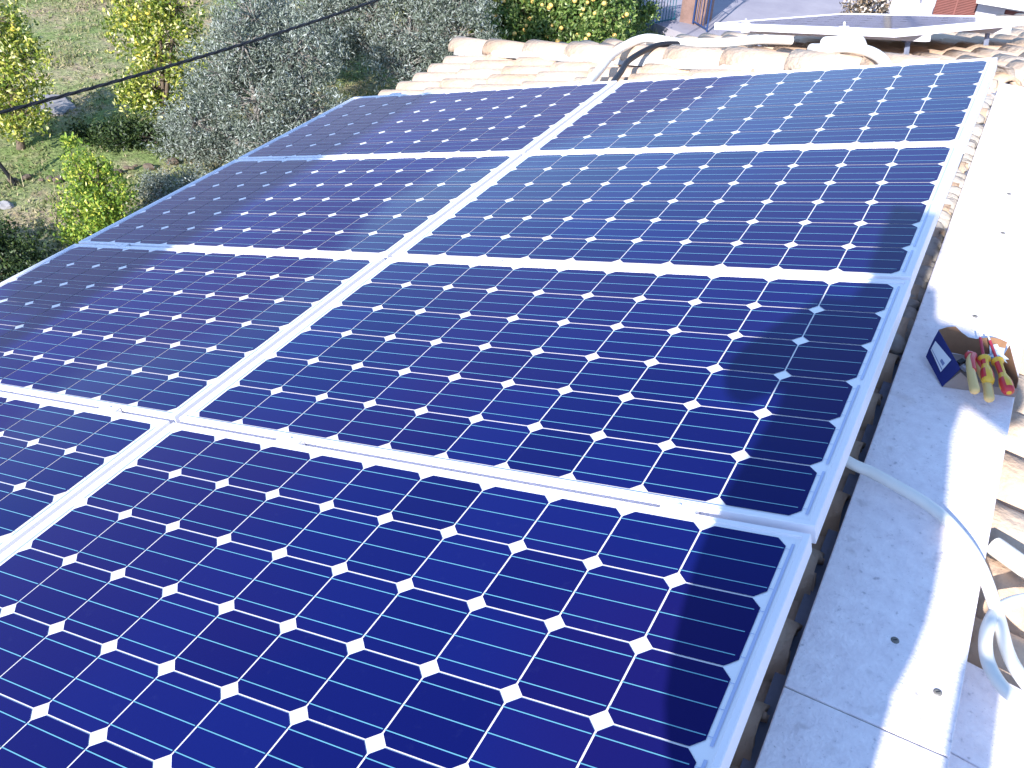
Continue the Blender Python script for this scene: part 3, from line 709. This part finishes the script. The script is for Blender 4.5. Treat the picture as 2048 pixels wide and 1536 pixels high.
tree('citrus_tree', 'yellow citrus crown rising behind the olive trees just left of the roof corner', 'tree', (-10.6, 16.6),
     [(0, 0, .5, .45, 1), (0, 0, 1.1, .45, 1), (.1, 0, 2.0, .42, 1), (-.1, .1, 2.6, .36, 1.2), (.35, .1, 2.8, .33, 1)], 3200, .09, citrus, M['bark'], GC, 'lemon', 10)
tree('citrus_tree', 'yellow citrus treetop cut by the top edge above the olive trees', 'tree', (-13.9, 18.6),
     [(0, 0, 1.3, .5, .9), (.3, 0, 1.8, .45, 1), (-.3, .1, 2.2, .45, 1), (.2, .1, 2.6, .36, 1)], 3600, .09, citrus, M['bark'], GC, 'lemon', 10)
GO = 'grey green olive trees beside the roof'
tree('olive_tree', 'large grey-green olive tree in front, its dark hollow showing next to the panels', 'tree', (-10.0, 11.0),
     [(0, 0, 1.3, .75, .8), (-.75, .2, 1.5, .7, .9), (.2, .7, 1.9, .75, .8), (-.5, .6, 2.3, .6, .8), (.6, .3, 1.2, .6, .9), (-.95, -.5, .9, .5, .8), (.35, -.4, .8, .5, .8), (-.2, 0, 2.1, .5, 1)], 30000, .075, olive, M['olive_bark'], GO, twig=1, trunk_r=.13, hollow=.55)
tree('olive_tree', 'second olive tree behind the first, reaching the roof corner', 'tree', (-9.5, 14.6),
     [(0, 0, 1.4, .8, .8), (-.9, .1, 1.6, .75, .9), (.3, .5, 2.2, .75, .8), (-.5, .6, 2.6, .6, .9), (.8, .2, 1.5, .6, .9), (-1.5, -.2, 1.5, .6, .9), (.2, -.6, 1.1, .6, .9), (.9, .3, 2.3, .5, 1)], 32000, .08, olive, M['olive_bark'], GO, twig=1, trunk_r=.13, hollow=.55)
tree('olive_tree', 'low wide olive tree farthest left of the olive group, behind the sparse citrus', 'tree', (-11.9, 14.1),
     [(0, 0, 1.0, .7, .8), (-.7, .1, 1.2, .55, .9), (.3, .5, 1.6, .6, .8), (.7, .2, 1.1, .6, .9)], 18000, .08, olive, M['olive_bark'], GO, twig=1, trunk_r=.1, hollow=.5)
GR = 'orange trees beyond the roof'
cl = [(0, 0, .75, .8, .8), (-.7, .1, 1.0, .65, .9), (.65, .1, .9, .6, .9), (0, .3, 1.7, .7, .9), (-.6, .3, 1.8, .55, .9), (.6, .3, 1.7, .5, .9), (.2, -.3, .4, .5, .7)]
tree('orange_tree', 'dense orange tree full of fruit, rightmost of the row by the road', 'tree', (-8.35, 19.2), cl, 17000, .10, orangel, M['bark'], GR, 'orange', 90)
tree('orange_tree', 'orange tree second from the right in the row, orange fruit low on its crown', 'tree', (-9.45, 18.9), cl[:5]+cl[6:], 15000, .10, orangel, M['bark'], GR, 'orange', 80)
tree('orange_tree', 'lighter orange tree third from the right in the row by the roof corner', 'tree', (-10.5, 18.9), cl[:4], 8000, .10, mixl, M['bark'], GR, 'orange', 40)
tree('orange_tree', 'sparse pale orange tree leftmost of the row, behind the yellow crown', 'tree', (-11.6, 19.6), cl[:4], 5500, .10, citrus, M['bark'], GR, 'orange', 10)
tree('shrub', 'dark green shrub in the bottom left corner below the panel edge', 'shrub', (-10.9, 6.7),
     [(0, 0, .35, .5, .7), (-.6, .1, .35, .5, .7), (.4, -.3, .3, .4, .8), (-1.1, -.2, .3, .4, .8)], 12000, .06, dark, M['bark'], None)
tree('shrub', 'dark low leaf mat standing in for tree shade between the two citrus trees', 'shrub', (-13.0, 10.7),
     [(0, 0, .15, .42, .5), (.5, .3, .15, .42, .5), (-.5, -.1, .12, .35, .5), (.9, .7, .15, .35, .5)], 6000, .07, dark, M['bark'], None)  # dark leaf mat in place of the tree shade on the grass
tree('shrub', 'grey leafy weeds spreading left from the foot of the front olive tree', 'shrub', (-11.7, 10.9),
     [(0, 0, .2, .45, .6), (.5, .1, .25, .45, .7), (-.4, .3, .2, .4, .6), (.2, .6, .3, .45, .7)], 8000, .07, olive, M['olive_bark'], None, twig=1)
tree('shrub', 'low grey bush on bare soil close to the panel edge right of the bright citrus', 'shrub', (-10.9, 9.5),
     [(0, 0, .15, .32, .6), (.4, .3, .18, .35, .7), (-.3, .2, .12, .28, .6)], 4500, .06, olive, M['olive_bark'], None, twig=1)
tree('shrub', 'dark top left bush with tree shade put into its leaf colour', 'shrub', (-20.6, 16.6),
     [(0, 0, .8, .9, .8), (1.4, .5, .7, .8, .8), (-1.2, 0, .9, .8, .8), (2.6, 1.3, .6, .6, .8)], 9000, .10, dark, M['bark'], None)  # corner bush, its dark leaves carry the tree shade
tree('shrub', 'low grey-green undergrowth bush at the foot of the olive trees', 'shrub', (-9.6, 9.2),
     [(0, 0, .25, .4, .7), (-.6, .4, .25, .4, .7), (.3, .7, .3, .5, .8)], 7000, .06, olive, M['olive_bark'], None, twig=1)
tree('shrub', 'shrub with purplish grey twigs beside the teal fence', 'shrub', (-7.9, 21.0),
     [(0, 0, .5, .4, .8), (.3, .2, .6, .35, .8), (-.5, .2, .7, .4, .8)], 3500, .09, orangel, M['bark'], None)

# terrace edge, rock slab, stones and stake
mb = MB(); pts = [(-14.6, 7.3), (-13.1, 8.85), (-12.2, 9.9), (-11.25, 11.0), (-10.4, 12.1)]
for i in range(len(pts)-1):
    for k in range(9):
        q = (k+rnd.uniform(0, .6))/9; x = pts[i][0]*(1-q)+pts[i+1][0]*q; y = pts[i][1]*(1-q)+pts[i+1][1]*q; s_ = rnd.uniform(.03, .085); x += rnd.uniform(-.12, .12); y += rnd.uniform(-.10, .10)
        mb.lathe([(.3*s_, -s_*.6), (s_, -s_*.4), (s_*1.1, .1*s_), (s_*.7, s_*.55), (.2*s_, s_*.6)], Matrix.Translation((x, y, gh(x, y)+.03)) @ Matrix.Rotation(rnd.uniform(0, 3), 4, 'Z') @ Matrix.Diagonal((1.3, .9, .9, 1)), 6, smooth=False)
tag(mb.build('terrace_edging', M['bark']), 'low dark row of earth-covered edging stones below the small citrus tree', 'edging')
def rock(x, y, sx, sy, sz, label, grp=None):
    bm = bmesh.new(); bmesh.ops.create_icosphere(bm, subdivisions=3, radius=1)
    for v_ in bm.verts:
        k_ = 1 + .35*noise.noise(v_.co*1.3+Vector((x, y, 0))) + .12*noise.noise(v_.co*4+Vector((y, x, 0)))
        v_.co = Vector((v_.co.x*sx*k_, v_.co.y*sy*k_, v_.co.z*sz*k_))
    me = bpy.data.meshes.new('rock'); bm.to_mesh(me); bm.free(); me.materials.append(M['rock'])
    o = bpy.data.objects.new('rock', me); COL.objects.link(o); o.location = (x, y, gh(x, y)); tag(o, label, 'rock', grp)
rock(-15.4, 11.2, .60, .42, .09, 'large flat pale rock behind the citrus tree at the left edge')
rock(-12.75, 8.15, .12, .10, .05, 'small white stone near the wooden stake')
rock(-10.6, 10.1, .12, .1, .06, 'small stone on bare soil near the panel edge')
mb = MB(); mb.tube([(0, 0, 0), (-.12, -.12, .45), (-.30, -.30, .95)], [.035, .03, .028], 8)
tag(mb.build('wooden_stake', M['black'], loc=(-13.2, 8.72, gh(-13.2, 8.72)-.02)), 'dark leaning wooden stake in the grass at the left edge', 'stake')

# ------------------------------------------------------------------ overhead cable and its poles
c0, c1 = Vector((-7.797, 5.204, 3.519)), Vector((-7.189, 10.231, 3.443))
dz_ = c1 - c0
def cable_pt(t):      # t=0 at c0, 1 at c1; gentle sag
    p = c0 + dz_*t; p.z += .17*(t*t - t); return p
mb = MB(); P = [cable_pt(-1.2 + i*.1) for i in range(69)]
mb.tube(P, .0085, 8)
for ph in (0, 2.1, 4.2):
    Q = []
    for i in range(680):
        t = -1.2 + i*.01; p = cable_pt(t); a = t*62 + ph; Q.append(p + Vector((math.cos(a)*.0105, 0, math.sin(a)*.0105)))
    mb.tube(Q, .0085, 6)
tag(mb.build('overhead_cable', M['black']), 'twisted black overhead cable crossing in front of the garden trees', 'cable')
def pole(p, h, label, r=.09, top=None):
    e = empty('utility_pole', (p[0], p[1], -.1)); tag(e, label, 'utility pole', 'utility poles outside the frame')
    m = MB(); m.tube([(0, 0, 0), (0, 0, h*.5), (0, 0, h)], [r*1.35, r*1.15, r], 14); m.build('pole', M['olive_bark'], e); return e
for q in (P[0], P[-1]):
    pole((q.x+.12, q.y, 0), q.z+.35, 'round pole carrying the %s end of the black overhead cable' % ('near' if q is P[0] else 'far'))
# unseen stand-in pole and drum, added to cast the eave-side shadow band
e = pole((-2.62, -6.0), 10.9, 'unseen stand-in pole with a drum, added to cast the shadow band on the panels', r=.062)
m = MB(); m.lathe([(.10, 9.35), (.27, 9.40), (.30, 9.50), (.30, 10.15), (.27, 10.45), (.18, 10.68), (.06, 10.78)], Matrix.Translation((-.27, 0, .1)), 20); m.build('shadow_drum', M['alu_dark'], e)

# ------------------------------------------------------------------ gate, fence, house across the road
brick = mat('reddish_brown_brick', (.24, .15, .13), rough=.9, bump=.3, bscale=20, var=.35, vscale=5)
teal = mat('teal_painted_iron', (.015, .12, .17), rough=.45, var=.2)
navy = mat('dark_blue_iron', (.02, .05, .16), rough=.4, var=.2)
cap = mat('pale_stone', (.60, .57, .55), rough=.85, var=.15)
gp = empty('gate_pillar', (-6.85, 22.75, .1)); tag(gp, 'tall reddish brown brick gate pillar at the roadside with a pale back edge', 'pillar')
mb = MB(); mb.box((-.30, -.30, 0), (.30, .30, 2.4)); bevel(mb.build('shaft', brick, gp), .01)
mb = MB(); mb.box((-.34, .302, 0), (-.10, .45, 2.2)); mb.build('back_edge', cap, gp)
mb = MB(); mb.box((-.36, -.36, 2.4), (.36, .36, 2.5)); bevel(mb.build('cap', cap, gp), .01)
def scroll_gate(loc, rz, Lg, Hg, label, m_, scroll=True):
    e = empty('iron_gate', loc, (0, 0, rz)); tag(e, label, 'gate')
    f = MB(); f.tube([(0, 0, .05), (0, 0, Hg)], .022, 8); f.tube([(Lg, 0, .05), (Lg, 0, Hg)], .022, 8); f.tube([(0, 0, .1), (Lg, 0, .1)], .018, 8); f.tube([(0, 0, Hg-.05), (Lg, 0, Hg-.05)], .018, 8); f.tube([(0, 0, Hg*.55), (Lg, 0, Hg*.55)], .014, 8); f.build('gate_frame', m_, e)
    nb = int(Lg/.11)
    b = MB()
    for k in range(1, nb): b.tube([(k*Lg/nb, 0, .1), (k*Lg/nb, 0, Hg*.55 if scroll else Hg+.06)], .009, 6)
    b.build('gate_bars', m_, e)
    if scroll:
        s_ = MB()
        for k in range(int(Lg/.24)):
            for row in (.68, .86):
                cx, cz = .13+k*.24, Hg*row
                pts = [(cx + math.cos(a*.5)*(.10-.0042*a), 0, cz + math.sin(a*.5)*(.10-.0042*a)) for a in range(0, 22)]
                s_.tube(pts, .009, 6, caps=False)
        s_.build('scrollwork', m_, e)
    return e
scroll_gate((-6.80, 22.40, .15), R(-40), .62, 1.75, 'dark blue wrought iron gate leaf with scrolls in front of the brick pillar', navy)
fe = empty('iron_fence', (-8.05, 20.95, .05), (0, 0, R(64))); tag(fe, 'teal iron fence of thin upright bars running back to the brick pillar', 'fence')
mb = MB()
for k in range(19): mb.tube([(k*.095, 0, 0), (k*.095, 0, 1.12)], .010, 6)
mb.build('fence_bars', teal, fe)
for z in (.15, .95, 1.10):
    mb = MB(); mb.box((0, -.014, z-.016), (1.75, .014, z+.016)); mb.build('fence_rail', teal, fe)
for k, (x, y) in enumerate(((-8.08, 21.45), (-7.88, 21.3))):
    mb = MB(); mb.tube([(0, 0, 0), (0, 0, .95)], .035, 10); mb.lathe([(.04, .95), (.04, .97), (.01, .985)], Matrix(), 10)
    tag(mb.build('post', M['pipe'], loc=(x, y, .1)), ('white post left of the pair' if k == 0 else 'pinkish white post right of the pair') + ' at the near end of the teal fence', 'post', 'posts by the teal fence')
mb = MB(); mb.tube([(0, 0, 0), (0, 0, 1.4)], .055, 8); mb.box((-.14, -.1, 0), (.14, .1, .35))
tag(mb.build('post', M['bark'], loc=(-8.5, 22.9, .1)), 'brown wooden post at the road edge beside the orange tree', 'post')
# neighbour's house
nh = empty('neighbour_house', (-1, 24.2, 0)); tag(nh, 'pale neighbouring house with brown shuttered windows across the road', 'house')
wallm = mat('lavender_grey_render', (.46, .45, .49), rough=.9, bump=.1, var=.1, vscale=2)
white = mat('white_painted_render', (.80, .79, .78), rough=.85, var=.06, vscale=2)
shut = mat('brown_red_shutter', (.20, .07, .06), rough=.6, var=.15)
def box(par, name, m_, lo, hi):
    mb = MB(); mb.box(lo, hi); return mb.build(name, m_, par)
def wall_with_holes(par, x0, x1, z0, z1, y, th, holes):
    mb = MB(); xs = sorted({x0, x1, *[h[0] for h in holes], *[h[1] for h in holes]}); zs = sorted({z0, z1, *[h[2] for h in holes], *[h[3] for h in holes]})
    for i in range(len(xs)-1):
        for j in range(len(zs)-1):
            cx, cz = (xs[i]+xs[i+1])/2, (zs[j]+zs[j+1])/2
            if any(h[0] < cx < h[1] and h[2] < cz < h[3] for h in holes): continue
            mb.box((xs[i], y, zs[j]), (xs[i+1], y+th, zs[j+1]))
    return mb.build('front_wall', wallm, par)
holes = [(-.84, .03, .72, 1.32), (.60, 1.4, .95, 1.20)]
wall_with_holes(nh, -1.13, 7, 0, 1.52, 0, .3, holes)
box(nh, 'balcony_slab', white, (-.0, -.55, 1.36), (7, .6, 1.50))
box(nh, 'upper_wall', white, (-.3, .62, 1.52), (7, 8, 3.6)); box(nh, 'side_wall', white, (-1.13, .305, 0), (-.85, 8, 1.447)); box(nh, 'terrace_floor', white, (-1.13, .61, 1.45), (7, 8, 1.515))
for i, (a, b, c, d) in enumerate(holes):
    wd_ = box(nh, 'window', shut, (a+.003, .10, c+.003), (b-.003, .14, d-.003))
    mb = MB(); k = 0; z = c+.02
    while z < d-.03: mb.box((a+.01, .075, z), (b-.01, .10, z+.022)); z += .034
    mb.build('shutter', shut, wd_)
    mb = MB(); mb.box(((a+b)/2-.015, .06, c), ((a+b)/2+.015, .098, d)); mb.build('mullion', shut, wd_)
    mb = MB(); mb.box((a-.03, -.06, c-.05), (b+.03, .09, c-.002)); mb.build('sill', white, wd_)
box(nh, 'parapet', white, (-1.16, -.35, 0), (-.84, -.02, 1.03))
# white low cabinet and dish
ds = empty('satellite_dish', (-2.42, 23.85, .50)); tag(ds, 'white satellite dish standing before the pale neighbouring house', 'satellite dish')
mb = MB(); T = Matrix.Rotation(R(68), 4, 'X') @ Matrix.Rotation(R(10), 4, 'Y')
prof = [(.02+.30*k/8, .10*(k/8)**2) for k in range(9)]
mb.lathe(prof, Matrix.Translation((0, 0, .45)) @ T, 28); d_ = mb.build('reflector', white, ds); sm = d_.modifiers.new('thick', 'SOLIDIFY'); sm.thickness = .008
mb = MB(); mb.tube([(0, 0, -.5), (0, .12, .2), (0, .08, .42)], .025, 8); mb.build('mast', M['alu_dark'], ds)
mb = MB(); mb.tube([(0, -.02, .18), (0, -.34, .34)], .012, 6); mb.box((-.035, -.40, .30), (.035, -.32, .38)); mb.build('feed_arm', M['alu_dark'], ds)
flow = leafmat('flowering_shrub_leaf', [(0, (.03, .03, .03)), (.4, (.10, .08, .06)), (.7, (.35, .25, .16)), (1, (.85, .82, .80))], rough=.6, trans=.2)
tree('shrub', 'brown and white flowering shrub left of the satellite dish', 'shrub', (-3.35, 23.9), [(0, 0, .6, .38, .9), (.3, .1, .9, .36, 1), (-.1, .1, 1.3, .34, 1)], 2500, .10, flow, M['bark'], None)

# ------------------------------------------------------------------ the photographer (casts the big shadow)
def skin(name, verts, edges, rad, m_, parent, sub=1):
    me = bpy.data.meshes.new(name); me.from_pydata(verts, edges, []); me.materials.append(m_)
    o = bpy.data.objects.new(name, me); COL.objects.link(o); o.parent = parent
    sk = o.modifiers.new('skin', 'SKIN'); sk.use_smooth_shade = True
    for i, v_ in enumerate(me.skin_vertices[0].data):
        r_ = rad[i]; v_.radius = (r_, r_) if not isinstance(r_, tuple) else r_; v_.use_root = (i == 0)
    sb = o.modifiers.new('sub', 'SUBSURF'); sb.levels = sub; sb.render_levels = sub
    return o
pr = empty('person', (0, -.42, 5.602)); tag(pr, 'photographer in a dark jacket and jeans standing on the marble ridge holding up a phone', 'person')
skn = mat('skin', (.55, .33, .24), rough=.55, var=.1); jk = mat('dark_jacket', (.05, .06, .08), rough=.9, var=.3, bump=.3); jn = mat('blue_jeans', (.06, .09, .18), rough=.9, var=.3, bump=.3); hairm = mat('dark_hair', (.02, .015, .012), rough=.7, var=.3)
# coordinates relative to feet; camera is at (0,.42,1.398)
V = [(.05, 0, .93), (.02, 0, 1.05), (0, -.01, 1.25), (0, -.01, 1.43), (-.02, 0, 1.52), (-.03, .01, 1.62), (-.03, .02, 1.73),
     (-.17, -.01, 1.49), (-.29, .06, 1.275), (-.10, .30, 1.34), (.18, -.01, 1.50), (.335, .06, 1.375), (.10, .30, 1.34),
     (.0, 0, .86), (-.02, .02, .50), (-.04, -.02, .09), (.11, 0, .86), (.13, .02, .50), (.13, -.02, .09), (-.04, .13, .035), (.13, .13, .035)]
E_ = [(0,1),(1,2),(2,3),(3,4),(4,5),(5,6),(3,7),(7,8),(8,9),(3,10),(10,11),(11,12),(0,13),(13,14),(14,15),(0,16),(16,17),(17,18),(15,19),(18,20)]
rd_ = [.10,.11,.13,.12,.055,.085,.075, .065,.045,.03,.065,.045,.03, .07,.055,.042,.07,.055,.042,.035,.035]
body = skin('body', V, E_, rd_, skn, pr, 2)
V2 = [(.050,0,.80),(.012,0,1.03),(.01,-.01,1.25),(0,-.01,1.46),(-.01,-.01,1.53),(-.17,-.01,1.50),(-.29,.06,1.275),(-.13,.25,1.325),(.18,-.01,1.51),(.335,.06,1.375),(.13,.25,1.335)]
skin('jacket', V2, [(0,1),(1,2),(2,3),(3,4),(3,5),(5,6),(6,7),(3,8),(8,9),(9,10)], [.165,.245,.205,.15,.07,.085,.062,.045,.085,.062,.045], jk, pr, 2)
skin('trousers', [(.055,0,.92),(.0,0,.84),(-.02,.02,.50),(-.04,-.02,.10),(.11,0,.84),(.13,.02,.50),(.13,-.02,.10)], [(0,1),(1,2),(2,3),(0,4),(4,5),(5,6)], [.115,.085,.072,.060,.085,.072,.060], jn, pr, 2)
skin('hair', [(-.04,-.01,1.79),(-.04,-.04,1.70),(-.04,.02,1.80)], [(0,1),(0,2)], [.085,.092,.075], hairm, pr, 2)
for s_ in (-1, 1):
    V3 = [(s_*.10, .30, 1.34), (s_*.085, .345, 1.355)]; E3 = [(0, 1)]; r3 = [.026, .030]
    for k in range(4):
        z = 1.385 - k*.018; b_ = len(V3); V3 += [(s_*.082, .375, z), (s_*.074, .392, z+.004), (s_*.058, .388, z+.006)]; E3 += [(1, b_), (b_, b_+1), (b_+1, b_+2)]; r3 += [.0095, .0085, .0075]
    b_ = len(V3); V3 += [(s_*.085, .35, 1.392), (s_*.066, .355, 1.400)]; E3 += [(1, b_), (b_, b_+1)]; r3 += [.011, .009]
    skin('hand', V3, E3, r3, skn, pr, 1)
mb = MB(); mb.box((.285, -.10, .50), (.375, .12, .93)); bevel(mb.build('shadow_bag', jk, None, (0, -.42, 5.602)), .03, 3)  # unseen bag shape, added to throw a shadow on the side slab
sbag = bpy.data.objects['shadow_bag']; tag(sbag, 'unseen dark bag shape added at the right hip to shade the side slab', 'bag')
mb = MB(); mb.tube(spline([(.30, .01, .92), (.315, .01, 1.02), (.33, .01, 1.03), (.345, .01, 1.02), (.36, .01, .92)], 6), .008, 6); mb.build('handle', jk, sbag)
for s_ in (-.045, .13):
    mb = MB(); mb.box((s_-.045, -.09, 0), (s_+.045, .19, .075)); bevel(mb.build('shoe', M['black'], pr), .03, 3)
T = Matrix.Translation((0, .42, 1.398)) @ M3.to_4x4()
mb = MB(); mb.box((-.072, -.036, .012), (.072, .036, .021), 0, Matrix.Translation(Vector((0, -.42, 0))) @ T if False else T)
phone = mb.build('phone', M['black'], None, Vector((0, -.42, 5.602))); bevel(phone, .003); tag(phone, 'black phone held up in both hands by the photographer', 'phone')
